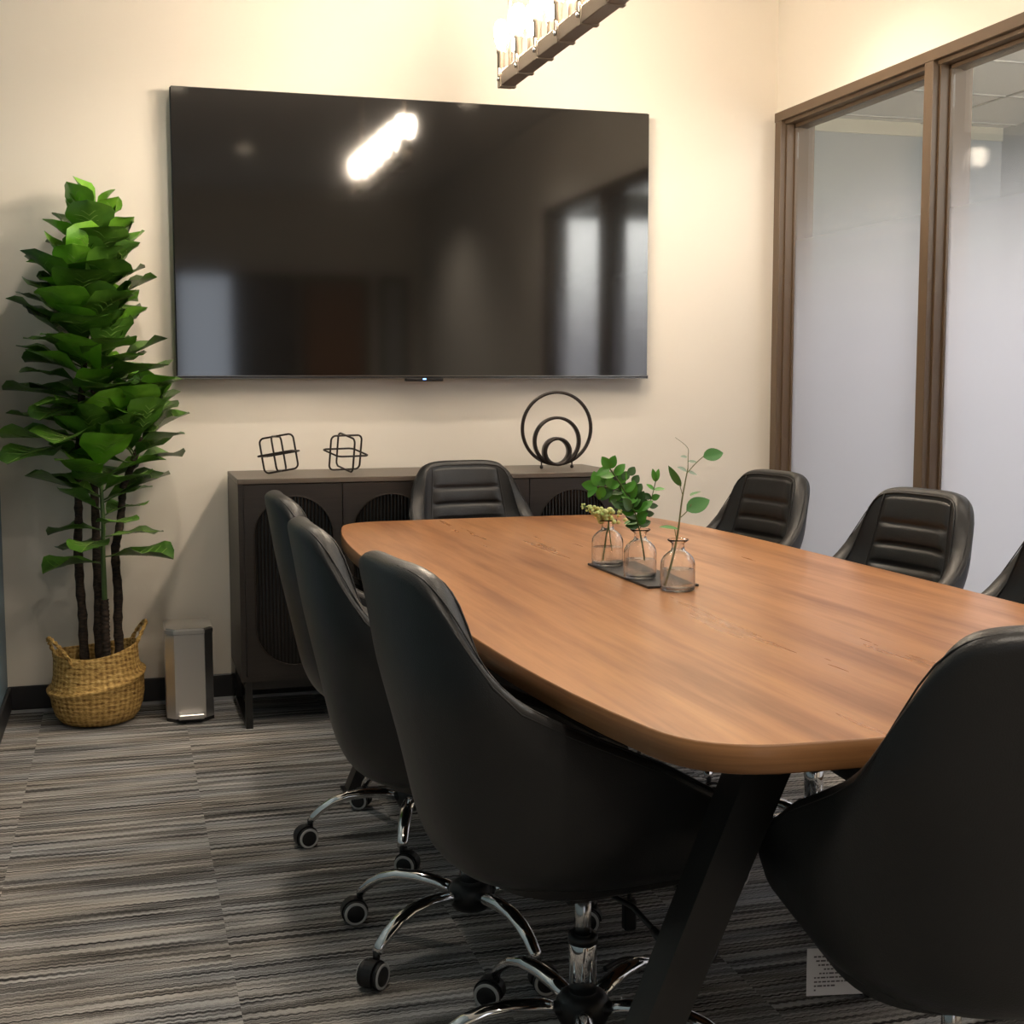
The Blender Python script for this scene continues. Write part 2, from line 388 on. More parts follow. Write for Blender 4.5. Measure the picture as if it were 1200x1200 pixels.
# glazing frames on the right wall: each pane its own window with frame and glass
FX0, FX1, GX = XR-.034, XR+.125, XR+.036
mull = [YB-.075, 4.015, 2.935, GY0-.03]
def profile_v(mb, yc, w2, lo, hi):     # vertical member with rebated stops on both sides
    mb.box(FX0+.001, FX1-.001, yc-w2, yc+w2, lo+.001, hi, .002)
fm_ = MB()
fm_.box(FX0, FX1, GY0-.055, YB-.045, GT-.038, GT, .002)            # head
fm_.box(FX0+.02, FX1-.02, GY0-.03, YB-.06, GT-.052, GT-.038)       # head stop
fm_.box(GX-.012, GX+.05, GY0-.03, YB-.06, GT-.066, GT-.052)
fm_.box(FX0, FX1, GY0-.055, YB-.045, 0, .10, .002)                 # bottom rail
for i, yc in enumerate(mull):
    profile_v(fm_, yc, .0255, .098, GT-.0372)
    for sg in (-1, 1):
        if i == 0 and sg > 0 or i == 3 and sg < 0: continue
        y0, y1 = sorted((yc+sg*.0255, yc+sg*.036)); fm_.box(GX-.045, GX+.06, y0, y1, .10, GT-.04)
        y0, y1 = sorted((yc+sg*.036, yc+sg*.046)); fm_.box(GX-.012, GX+.03, y0, y1, .10, GT-.04)
struct(fm_, 'trim_2', M['bronze'])
for i in range(3):
    y0, y1 = mull[i+1]+.047, mull[i]-.047
    wn = struct(MB().box(GX-.004, GX+.004, y0, y1, .105, GT-.067), 'window_%d' % (i+1), M['pane'])
# corridor beyond
struct(MB().box(4.69, 4.8, -.5, 6.45, 0, 2.6), 'wall_corridor_side', M['corr_wall'])
struct(MB().box(XR+.12, 4.8, 6.433, 6.55, 0, 2.53, mi=0).box(XR+.12, 4.8, 6.425, 6.55, 2.53, 2.62, mi=1), 'wall_corridor_end', [M['corr_wall'], M['corr_band']])
struct(MB().box(XR+.01, XR+.13, YB+.0005, 6.45, 0, 2.6), 'wall_corridor_near', M['corr_band'])
struct(MB().box(3.0, 3.52, 6.40, 6.432, 0, 2.19, .003).box(3.06, 3.46, 6.39, 6.41, 0.01, 2.13), 'door_1', [M['bronze']])
cc = MB().box(XR+.12, 4.8, -.5, 6.55, 2.6, 2.7)
for k in range(12): cc.box(XR+.12, 4.7, -.4+.61*k, -.385+.61*k, 2.594, 2.6, mi=1)
for k in range(3): cc.box(2.95+.61*k, 2.965+.61*k, -.5, 6.43, 2.594, 2.6, mi=1)
struct(cc, 'ceiling_corridor', [M['ceil'], mat('ceiling_grid', (.55, .53, .50), .7)])
struct(MB().box(XR+.12, 4.8, -.6, -.5, 0, 2.6), 'wall_corridor_rear', M['corr_wall'])

# rear wall features (seen reflected in the screen)
def rearframe(mb, x0, x1, z0, z1, w=.05, d=.04):
    for b_ in ((x0, x0+w, z0, z1), (x1-w, x1, z0, z1), (x0, x1, z1-w, z1), (x0, x1, z0, z0+w)):
        mb.box(b_[0], b_[1], YR, YR+d, b_[2], b_[3])
mb = MB(); rearframe(mb, 1.56, 2.20, 0, 2.18); dd = struct(mb, 'door_2', M['rear_trim'])
MB().box(1.61, 2.15, YR+.002, YR+.03, .01, 2.13, .003).build('door_leaf', M['door_wood'], dd)
MB().tube([(1.68, YR+.03, 1.0), (1.68, YR+.07, 1.0), (1.78, YR+.07, 1.0)], .009).build('door_handle', M['chrome2'], dd)
mb = MB(); rearframe(mb, .42, 1.54, .95, 2.18); mb.box(.95, 1.0, YR, YR+.04, .95, 2.18); ww = struct(mb, 'window_4', M['rear_trim'])
MB().box(.47, 1.49, YR+.004, YR+.012, 1.0, 2.13).build('window_pane', M['rearpane'], ww)
mb = MB(); rearframe(mb, 2.28, 2.56, 0, 2.18); wv = struct(mb, 'window_5', M['rear_trim'])
MB().box(2.33, 2.51, YR+.004, YR+.012, .05, 2.13).build('window_pane', M['corr_wall'], wv)

# recessed downlights
lampglow = mat('downlight_lens', (1, .9, .8), .4); BS(lampglow).inputs['Emission Color'].default_value = (1, .85, .65, 1); BS(lampglow).inputs['Emission Strength'].default_value = 6
labs = ['at the back left corner, above the potted plant', 'at the back right corner, above the glazing', 'over the left side chairs', 'over the right side chairs', 'over the entrance end', 'nearest the rear door']
for i, (x, y) in enumerate(DOWNL):
    e = empty('recessed_downlight', (x, y, CEIL-.012)); tag(e, 'small round recessed ceiling downlight '+labs[i], 'ceiling light', 'ceiling downlights')
    MB().lathe([(.072, -.006), (.075, -.002), (.075, .006), (.05, .006), (.05, -.006), (.072, -.006)], 32, caps=False).build('trim_ring', M['ceil'], e)
    MB().lathe([(.049, .004), (.049, .010)], 32).build('lens', lampglow, e)

# ------------------------------------------------------------------ television
tv = empty('television', (1.13, 5.083, 1.231)); tag(tv, 'large black wall-mounted flat television above the sideboard', 'television')
hw, hh = .932, 1.056
MB().box(-hw, hw, .004, .055, 0, hh, .006).box(-.55, .55, .05, .078, .2, .85, .01).build('tv_body', M['tvframe'], tv)
MB().box(-hw+.004, hw-.004, 0.0, .006, .012, hh-.004).build('tv_screen', M['screen'], tv)
MB().box(-hw, hw, -.003, .02, 0, .0125, .001, mi=0).box(-hw, hw, -.0045, -.002, .0095, .0118, mi=1).box(-hw, hw, -.0045, -.002, .0012, .0030, mi=1).build('tv_chin', [M['tvframe'], mat('chin_line', (.30, .29, .27), .25, 1)], tv)
sb = MB().box(-.075, .075, -.008, .02, -.010, .003, .003).build('sensor_bar', M['tvframe'], tv)
MB().box(-.006, .006, -.0095, -.007, -.004, .001).build('indicator_light', M['led'], sb)
MB().box(-.15, .15, .055, .079, .40, .65, .003).build('wall_bracket', M['blacksteel'], tv)

# ------------------------------------------------------------------ sideboard
cb = empty('sideboard', (.377, 4.673, 0)); tag(cb, 'black oak sideboard with fluted glass door panels under the television', 'cabinet')
CW, CD = 1.42, .46
b = MB()
b.box(0, CW, 0, CD, .866, .884, .0015, mi=1)                      # top
b.box(0, .018, .0, CD, .169, .866, mi=0).box(CW-.018, CW, 0, CD, .169, .866).box(.018, CW-.018, 0, CD, .169, .187).box(.018, CW-.018, CD-.01, CD, .187, .866)
b.build('body', [M['cabwood'], M['cabtop_lit']], cb)
def stadium(cx, cz, hw_, hh_, n=20):
    p = []
    for i in range(n+1): a = pi*i/n; p.append((cx+hw_*cos(a), cz+hh_-hw_+hw_*sin(a)))
    for i in range(n+1): a = pi+pi*i/n; p.append((cx+hw_*cos(a), cz-hh_+hw_+hw_*sin(a)))
    return p
dw = (CW-.036)/4
for k in range(4):
    x0 = .018+k*dw+.0015; x1 = x0+dw-.003; z0, z1 = .189, .863; cx = (x0+x1)/2; cz = .522
    inn = stadium(cx, cz, .138, .300); n = len(inn)
    out = []
    for (px, pz) in inn:      # project capsule outline onto the door rectangle
        dx, dz = px-cx, pz-cz; s_ = min((x1-cx)/abs(dx) if abs(dx) > 1e-6 else 1e9, (z1-cz)/abs(dz) if abs(dz) > 1e-6 else 1e9)
        zz_ = cz+dz*s_; out.append((cx+dx*s_, zz_))
    for cxx in (x0, x1):
        for czz in (z0, z1):
            k_ = min(range(len(out)), key=lambda q: (out[q][0]-cxx)**2+(out[q][1]-czz)**2); out[k_] = (cxx, czz)
    d_ = MB()
    yf, yb_ = .001, .019
    d_.grid([[(p[0], yf, p[1]) for p in out], [(p[0], yf, p[1]) for p in inn], [(p[0], yb_, p[1]) for p in inn], [(p[0], yb_, p[1]) for p in out]], closed_u=True, closed_v=True, smooth=False)
    dr = d_.build('door', M['cabwood'], cb)
    fl = MB(); rw = []; nx = 22*8
    for i in range(nx+1):
        x = cx-.1385+.277*i/nx; ph = (i % 8)/8; yy = .010-.0035*abs(sin(pi*i/8))
        h_ = .300-.138+math.sqrt(max(0, .1385**2-(x-cx)**2)); rw.append([(x, yy, cz-h_), (x, yy, cz+h_)])
    fl.grid(rw, smooth=False)
    g_ = fl.build('fluted_panel', M['glassdark'], dr, recalc=False)
    MB().tube([(p[0], .0015, p[1]) for p in inn], .0022, 6, closed=True).build('panel_edging', M['iron'], dr)
MB().box(.02, CW-.02, .03, CD-.02, .50, .515).build('shelf', M['cabwood'], cb)
for side, x in (('leg_frame', .012), ('leg_frame', CW-.037)):
    f_ = MB()
    f_.box(x, x+.025, .005, .030, 0, .169, .001).box(x, x+.025, CD-.035, CD-.01, 0, .169, .001).box(x, x+.025, .03, CD-.035, 0, .018, .001)
    f_.build('leg_frame', M['blacksteel'], cb)
MB().box(.037, CW-.037, .008, .028, .139, .1685, .001).box(.037, CW-.037, CD-.03, CD-.01, .139, .1685, .001).box(.012, .03, .03, CD-.03, .139, .1685).box(CW-.03, CW-.012, .03, CD-.03, .139, .1685).build('apron_rail', M['blacksteel'], cb)

# ------------------------------------------------------------------ wire cube sculptures and ring sculpture
def rloop(h, r, n=6):
    p = []
    for (sx_, sy_, a0) in ((1, 1, 0), (-1, 1, 90), (-1, -1, 180), (1, -1, 270)):
        for i in range(n+1):
            a = R(a0+90*i/n); p.append((sx_*(h-r)+r*cos(a), sy_*(h-r)+r*sin(a)))
    return p
def wirecube(loc, rot, label, h=.064):
    e = empty('wire_cube_sculpture', loc); tag(e, label, 'ornament')
    mr_ = rot.to_matrix() if hasattr(rot, 'to_matrix') else rot
    L2 = rloop(h, .018)
    for k, fn in enumerate((lambda a, b: (a, 0, b), (lambda a, b: (0, a*.98, b*.98)), (lambda a, b: (a*.99, b*.99, 0)))):
        pts = [mr_ @ Vector(fn(a, b)) for a, b in L2]
        MB().tube(pts, .0036, 8, closed=True).build('wire_loop', M['iron'], e)
    zmin = min((mr_ @ Vector(fn(a, b))).z for a, b in L2 for fn in (lambda a, b: (a, 0, b), lambda a, b: (0, a, b), lambda a, b: (a, b, 0)))
    e.location.z = .884-zmin+.004
    return e
from mathutils import Euler
wirecube((.545, 4.90, .95), Euler((R(-3), R(-10), R(-22)), 'XYZ'), 'black wire cube ornament, tilted, at the left end of the sideboard')
wirecube((.790, 4.90, .95), Euler((R(10), R(0), R(20)), 'XYZ'), 'black wire cube ornament, upright, nearer the middle of the sideboard')
rg = empty('ring_sculpture', (1.612, 4.90, .884)); tag(rg, 'black metal sculpture of three nested rings on the right of the sideboard', 'sculpture')
for (rad, hd, th_, name) in ((.143, .006, .0055, 'large_ring'), (.094, .011, .0055, 'middle_ring'), (.054, .019, .0058, 'small_ring')):
    rr = []
    for (dr_, dy) in ((-th_, -hd), (th_, -hd), (th_, hd), (-th_, hd)):
        rr.append([((rad-.004+dr_)*cos(2*pi*j/72), dy, .012+rad+(rad-.004+dr_)*sin(2*pi*j/72)) for j in range(72)])
    MB().grid(rr, closed_u=True, closed_v=True).build(name, M['iron'], rg)
for sx_ in (-.062, .062):
    MB().lathe([(.0, 0), (.005, .001), (.0072, .007), (.005, .012), (.003, .014), (.003, .030)], 14, mtx=Matrix.Translation((sx_, 0, 0))).build('foot', M['iron'], rg)

# ------------------------------------------------------------------ step bin
bn = empty('step_bin', (.2085, 4.95, 0)); tag(bn, 'slim brushed steel step bin between the basket and the sideboard', 'bin')
def octo(w_, d_, c_): return [(-w_+c_, -d_), (w_-c_, -d_), (w_, -d_+c_), (w_, d_), (-w_, d_), (-w_, -d_+c_)]
MB().prism(octo(.083, .108, .030), .012, .318).build('body', M['steel'], bn)
MB().prism(octo(.0835, .1085, .030), 0, .0125).build('base_band', M['blackpl'], bn)
MB().prism(octo(.085, .1105, .0305), .320, .334).prism(octo(.080, .105, .030), .334, .339).build('lid', M['steel'], bn)
pd = MB().box(-.045, .045, -.150, -.105, .020, .030, .004).box(-.045, .045, -.1525, -.146, .018, .036, .003)
pd.build('pedal', M['steel'], bn); MB().box(-.04, .04, -.122, -.1, .004, .020).build('pedal_slot', M['blackpl'], bn)

# ------------------------------------------------------------------ basket + plant
BX, BY = -.115, 4.965
bk = empty('seagrass_basket', (BX, BY, 0)); tag(bk, 'round woven seagrass basket with a folded belly and two rope handles', 'basket')
nt = 96
def zf(a): return .150+.034*cos(a-R(25))                     # tilted fold line
def ring_(rf, zfn): return [(rf(a)*cos(a), rf(a)*sin(a), zfn(a)) for a in [2*pi*j/nt for j in range(nt)]]
rowsb = []
for (r_, z_) in ((.0, .002), (.11, .002), (.128, .008), (.146, .030), (.158, .065), (.164, .10)):
    rowsb.append(ring_(lambda a, r_=r_: r_*(1+.012*sin(3*a+1)), lambda a, z_=z_: z_))
rowsb.append(ring_(lambda a: .166, lambda a: zf(a)-.012))
rowsb.append(ring_(lambda a: .172, lambda a: zf(a)-.003))
rowsb.append(ring_(lambda a: .174, lambda a: zf(a)+.005))
rowsb.append(ring_(lambda a: .168, lambda a: zf(a)+.009))
rowsb.append(ring_(lambda a: .158, lambda a: zf(a)+.014))
rowsb.append(ring_(lambda a: .150, lambda a: zf(a)*.7+.09))
def zr(a): return .262+.014*cos(a-R(10))+.010*cos(2*a)
rowsb.append(ring_(lambda a: .143+.004*cos(2*a), lambda a: zr(a)-.02))
rowsb.append(ring_(lambda a: .142+.005*cos(2*a), zr))
rowsb.append(ring_(lambda a: .139+.005*cos(2*a), lambda a: zr(a)+.003))
rowsb.append(ring_(lambda a: .136+.005*cos(2*a), zr))
rowsb.append(ring_(lambda a: .140, lambda a: .17))
rowsb.append(ring_(lambda a: .140, lambda a: .05))
MB().grid(rowsb, closed_v=True).build('woven_body', M['basket'], bk)
for sg, lean in ((-1, .025), (1, .035)):
    ca = pi+R(25) if sg < 0 else R(8); pts = []
    # loop: both ends on the rim, apex outward/up
    for i in range(25):
        t_ = i/24; a = ca+(t_-.5)*R(62 if sg < 0 else 48); up_ = sin(pi*t_)
        r_ = .138+lean*up_+.004; pts.append(Vector((r_*cos(a), r_*sin(a), zr(a)-.02+.085*up_**.75)))
    for k in range(2):
        tw = []
        for i, p in enumerate(pts):
            ph = i*1.4+pi*k; tw.append(p+Vector((cos(ph), .4*sin(ph), sin(ph)))*.0038)
        pts2 = tw
        if k == 0: hb = MB()
        hb.tube(pts2, .0048, 7)
    hb.build('rope_handle', M['basket'], bk)

pl = empty('fiddle_leaf_fig', (BX, BY, .05)); tag(pl, 'tall artificial fiddle leaf fig with ringed trunks standing in the seagrass basket', 'potted plant')
MB().lathe([(.0, .155), (.06, .155), (.132, .150), (.132, .02), (0, .02)], 40).build('soil', M['soil'], pl)
O = Vector((BX, BY, .05))
def trunk(pts, r0, r1, mt, rings=True, name='trunk'):
    mb = MB(); P = []; rad = []
    pts = [Vector(p)-O for p in pts]
    nseg = 60
    for i in range(nseg+1):
        t_ = i/nseg*(len(pts)-1); k = min(int(t_), len(pts)-2); q = pts[k].lerp(pts[k+1], t_-k)
        q = q+Vector((noise.noise(q*7)*.008, noise.noise(q*7+Vector((5, 5, 5)))*.008, 0)); P.append(q)
        rr_ = r0+(r1-r0)*i/nseg
        rad.append(rr_*(1+(.16 if rings and i % 3 == 0 else 0)+random.uniform(-.05, .05)*rings))
    mb.tube(P, rad, 12)
    return mb.build(name, mt, pl)
T1 = [(-.155, 4.97, .17), (-.165, 4.98, .65), (-.15, 4.98, 1.0), (-.11, 4.97, 1.45)]
T2 = [(-.100, 4.99, .17), (-.105, 5.0, .7), (-.09, 4.99, 1.2), (-.075, 4.97, 1.75)]
T3 = [(-.035, 4.96, .17), (-.035, 4.97, .62), (.0, 4.97, .85), (.07, 4.95, 1.02)]
T4 = [(-.078, 4.90, .17), (-.078, 4.90, .45)]
T5 = [(-.078, 4.90, .44), (-.075, 4.90, .7), (-.08, 4.91, .98)]
for t_ in (T1, T2, T3): trunk(t_, .0165, .010, M['bark'])
trunk(T4, .015, .0125, M['bark']); trunk(T5, .0095, .006, M['stemgreen'], False, 'green_stem')

def leafshape(mb, base, dirv, upv, ln, wd, bend, cup, mi=0, wav=.0):
    """obovate leaf from base along dirv; faces upward along upv; a raised midrib and side veins"""
    d = Vector(dirv).normalized(); u = Vector(upv); u = (u-d*u.dot(d))
    if u.length < 1e-4: u = d.orthogonal()
    u.normalize(); s_ = d.cross(u); n = 9; rows_ = []
    ph = random.uniform(0, 6)
    def width(t): return wd*(.06+(sin(pi*min(1, t**1.25)))**.72*(.62+.45*t)) if t < 1 else 0.0
    P = Vector(base); ang_ = 0; step = ln/n; cen = [P.copy()]; dirs = []
    for i in range(n):
        ang_ += bend/n; dd_ = d*cos(ang_)-u*sin(ang_); dirs.append(dd_); P = P+dd_*step; cen.append(P.copy())
    dirs.append(dirs[-1])
    for i in range(n+1):
        t = i/n; w_ = max(.0015, width(t)); uu = dirs[i].cross(s_)*-1
        if uu.dot(u) < 0: uu = -uu
        row = []
        for j in range(-3, 4):
            q = j/3; z_ = cup*w_*abs(q)**1.3+wav*w_*sin(ph+t*11+q*2)*abs(q)
            if j != 0: z_ += .02*w_*sin(t*34)
            else: z_ -= .0015
            row.append(cen[i]+s_*(w_*q)+uu*z_)
        rows_.append(row)
    mb.grid(rows_, mi=mi)
    # veins
    mid = [cen[i]+(dirs[i].cross(s_)*-1 if (dirs[i].cross(s_)*-1).dot(u) > 0 else dirs[i].cross(s_))*.0012 for i in range(n+1)]
    mb.tube(mid, [.0030*(1-.75*i/n) for i in range(n+1)], 5, mi=2)
    for i in range(1, n-1, 1):
        for sg in (1, 2, 3):
            pass
    for i in (2, 3, 4, 5, 6):
        for j_ in (-1, 1):
            a_ = rows_[i][3]; b_ = rows_[min(n, i+1)][3+2*j_]; c_ = rows_[min(n, i+1)][3+j_]
            uu = dirs[i].cross(s_); uu = -uu if uu.dot(u) < 0 else uu
            mb.tube([a_+uu*.0008, (a_+c_)*.5*.5+c_*.5+uu*.0006, b_+uu*.0008], [.0017, .0014, .0008], 4, mi=2, caps=False)
    # short petiole
def crown(axis, zs, nl, Lr, name, yoff=0, seed=1, wscale=1, newtop=4, el0=18, el1=55):
    random.seed(seed); mb = MB(); a0 = random.uniform(0, 6)
    ax = [Vector(p) for p in axis]
    for k in range(nl):
        t = k/(nl-1); z = zs[0]+(zs[1]-zs[0])*t
        # axis position at z
        for q in range(len(ax)-1):
            if ax[q].z <= z <= ax[q+1].z or q == len(ax)-2:
                f_ = (z-ax[q].z)/(ax[q+1].z-ax[q].z); c0 = ax[q].lerp(ax[q+1], min(max(f_, 0), 1.3)); c0.z = z; break
        a = a0+k*2.39996+random.uniform(-.25, .25)
        out = Vector((cos(a), sin(a), 0))
        # keep clear of the wall behind
        if out.y > .45: out = Vector((out.x, .45*.6, 0)).normalized()
        el = R(el0+el1*t**.9+random.uniform(-10, 10))
        d = out*cos(el)+Vector((0, 0, 1))*sin(el)
        ln = Lr*(1-.28*t**3)*random.uniform(.85, 1.12)
        pet = c0+d*.03
        mb.tube([c0-O, pet-O], .0028, 6, mi=3)
        new = k > nl-newtop
        leafshape(mb, pet-O, d, Vector((0, 0, 1))+out*.05, ln, ln*.47*wscale*random.uniform(.9, 1.1), R(random.uniform(0, 36)), random.uniform(.10, .36), mi=1 if new or random.random() < .18 else 0, wav=.12)
    # clamp against wall
    for p in mb.v:
        if p.y+O.y > YB-.02: p.y = YB-.02-O.y-.0
    o = mb.build(name, [M['leaf'], M['leafnew'], M['vein'], M['stemgreen']], pl, recalc=False)
    return o
crown(T2, (1.46, 1.76), 25, .205, 'foliage', seed=3, newtop=7, el0=22, el1=50)
crown([(-.12, 4.93, 1.0), (-.135, 4.90, 1.6)], (1.27, 1.57), 24, .235, 'foliage', seed=12, newtop=6, el0=22, el1=48)
crown([(-.06, 4.93, 1.0), (-.055, 4.89, 1.5)], (1.10, 1.42), 22, .240, 'foliage', seed=8, newtop=5, el0=18, el1=48)
crown(T1, (.98, 1.28), 18, .25, 'foliage', seed=5, newtop=1, el0=4, el1=30)
crown([(.0, 4.95, .85), (.085, 4.92, 1.12)], (.92, 1.12), 17, .195, 'foliage', seed=21, newtop=6, el0=18, el1=50)
crown([(-.08, 4.91, .8), (-.085, 4.88, 1.1)], (.80, 1.04), 17, .22, 'foliage', seed=14, newtop=5, el0=20, el1=48)
crown(T5, (.58, .84), 12, .205, 'foliage', seed=33, newtop=0, el0=4, el1=24)

# ------------------------------------------------------------------ conference table
TX, TY = 1.215, 2.975
def outline(inset=0):
    HL = 1.45-inset
    def wd(t): return .607-.10*t**4-inset
    side = []; n = 24; cut = .13
    pts = []
    for i in range(n+1):
        y = -HL+cut+(2*HL-2*cut)*i/n; pts.append((wd(y/HL), y))
    def corner(p0, pc, p1, m_=8):
        return [((1-t)**2*p0[0]+2*t*(1-t)*pc[0]+t*t*p1[0], (1-t)**2*p0[1]+2*t*(1-t)*pc[1]+t*t*p1[1]) for t in [i/m_ for i in range(1, m_)]]
    xe = wd(1)-cut
    endp = [(xe*(1-2*i/8), HL+.012*(1-(1-2*i/8)**2)) for i in range(9)]
    right = pts
    res = list(right)+corner(right[-1], (wd(1)+.006, HL), endp[0])+endp+corner(endp[-1], (-wd(1)-.006, HL), (-right[-1][0], right[-1][1]))
    left = [(-x, y) for x, y in right[::-1]]
    res += left
    e2 = [(-x, -y) for x, y in endp]
    res += corner(left[-1], (-wd(1)-.006, -HL), e2[0])+e2+corner(e2[-1], (wd(1)+.006, -HL), right[0])
    return res
tb = empty('conference_table', (TX, TY, 0)); tag(tb, 'long boat-shaped walnut-look conference table on slanted black steel legs', 'table')
t_ = MB(); o0 = outline(0); o1 = outline(.002)
t_.add([(x, y, .75) for x, y in o1], [list(range(len(o1)))], 0)
t_.grid([[(x, y, .75) for x, y in o1], [(x, y, .748) for x, y in o0], [(x, y, .712) for x, y in o0], [(x, y, .710) for x, y in o1]], closed_v=True, mi=1, smooth=True)
t_.add([(x, y, .710) for x, y in o1], [list(range(len(o1)))[::-1]], 1)
t_.build('tabletop', [M['wood'], M['woodedge']], tb)
def legbar(p0, p1, a0, b0, a1, b1, mt=M['blacksteel'], name='leg'):
    # p0 top, p1 bottom; half sizes a (x) and b (y) at each end
    lo = [(p1[0]+sx_*a1, p1[1]+sy_*b1, p1[2]) for sx_, sy_ in ((-1, -1), (1, -1), (1, 1), (-1, 1))]
    hi = [(p0[0]+sx_*a0, p0[1]+sy_*b0, p0[2]) for sx_, sy_ in ((-1, -1), (1, -1), (1, 1), (-1, 1))]
    mb = MB().add(lo+hi, [(0, 3, 2, 1), (4, 5, 6, 7), (0, 1, 5, 4), (1, 2, 6, 5), (2, 3, 7, 6), (3, 0, 4, 7)])
    return mb.build(name, mt, tb)
for yy in (-1.18, .90):
    for sx_ in (-1, 1):
        legbar((sx_*.26, yy+.02, .700), (sx_*.575, yy, 0.0), .040, .035, .030, .030)
        MB().box(sx_*.575-.04, sx_*.575+.04, yy-.035, yy+.035, 0, .006).build('foot_pad', M['blackpl'], tb)
    MB().box(-.36, .36, yy-.02, yy+.06, .690, .7095).build('top_plate', M['blacksteel'], tb)
for xx in (-.18, .18): MB().box(xx-.025, xx+.025, -1.12, .88, .650, .6895).build('beam', M['blacksteel'], tb)

# ------------------------------------------------------------------ chairs
def interp(tab, x):
    if x <= tab[0][0]: return tab[0][1]
    for (a, va), (b, vb) in zip(tab, tab[1:]):
        if x <= b:
            t = (x-a)/(b-a); return va+(vb-va)*t
    return tab[-1][1]
def smoothtab(tab, x, h=.02): return (interp(tab, x-h)+2*interp(tab, x)+interp(tab, x+h))/4
ZB, THK = .388, .050
Wt = [(.36, .13), (.388, .178), (.42, .222), (.48, .240), (.60, .246), (.75, .235), (.86, .212), (.95, .190)]
Yr = [(.36, -.16), (.388, -.225), (.42, -.266), (.48, -.292), (.60, -.318), (.75, -.350), (.86, -.368), (.96, -.385)]
Ys = [(.36, -.02), (.48, -.03), (.60, -.085), (.69, -.198), (.75, -.245), (.86, -.288), (.96, -.345)]
Yf = [(.36, .12), (.385, .17), (.42, .20), (.48, .212), (2, .212)]
Zt = [(0, .936), (.12, .936), (.22, .931), (.30, .920), (.38, .890), (.44, .843), (.50, .780), (.55, .722), (.64, .645), (.78, .575), (.9, .530), (1.0, .500)]
def Psh(s, z):
    a = abs(s); sg = 1 if s >= 0 else -1; Wd = smoothtab(Wt, z, .012)
    yr, ys, yf = smoothtab(Yr, z, .015), smoothtab(Ys, z, .02), smoothtab(Yf, z, .012)
    if a <= .55:
        th = a/.55*pi/2; n_ = 2.3; lat = sin(th)**(2/n_); y = ys+(yr-ys)*(max(0, cos(th))**(2/n_))
    else:
        lat = 1.0; y = ys+(a-.55)/.45*(yf-ys)
    return Vector((sg*lat*Wd, y, z))
def Nin(s, z):
    e_ = .004; a = Psh(min(1, s+e_), z)-Psh(max(-1, s-e_), z); b = Psh(s, z+e_)-Psh(s, z-e_)
    n_ = a.cross(b); n_.normalize()
    c0 = Vector((0, .10, z))-Psh(s, z)
    return n_ if n_.dot(c0) > 0 else -n_
def shell_pt(s, v, inner=0.0):
    zt = smoothtab(Zt, abs(s), .03); z = ZB+(zt-ZB)*v; p = Psh(s, z)
    return p+Nin(s, z)*inner if inner else p
ch = empty('office_chair', (0, 0, 0))
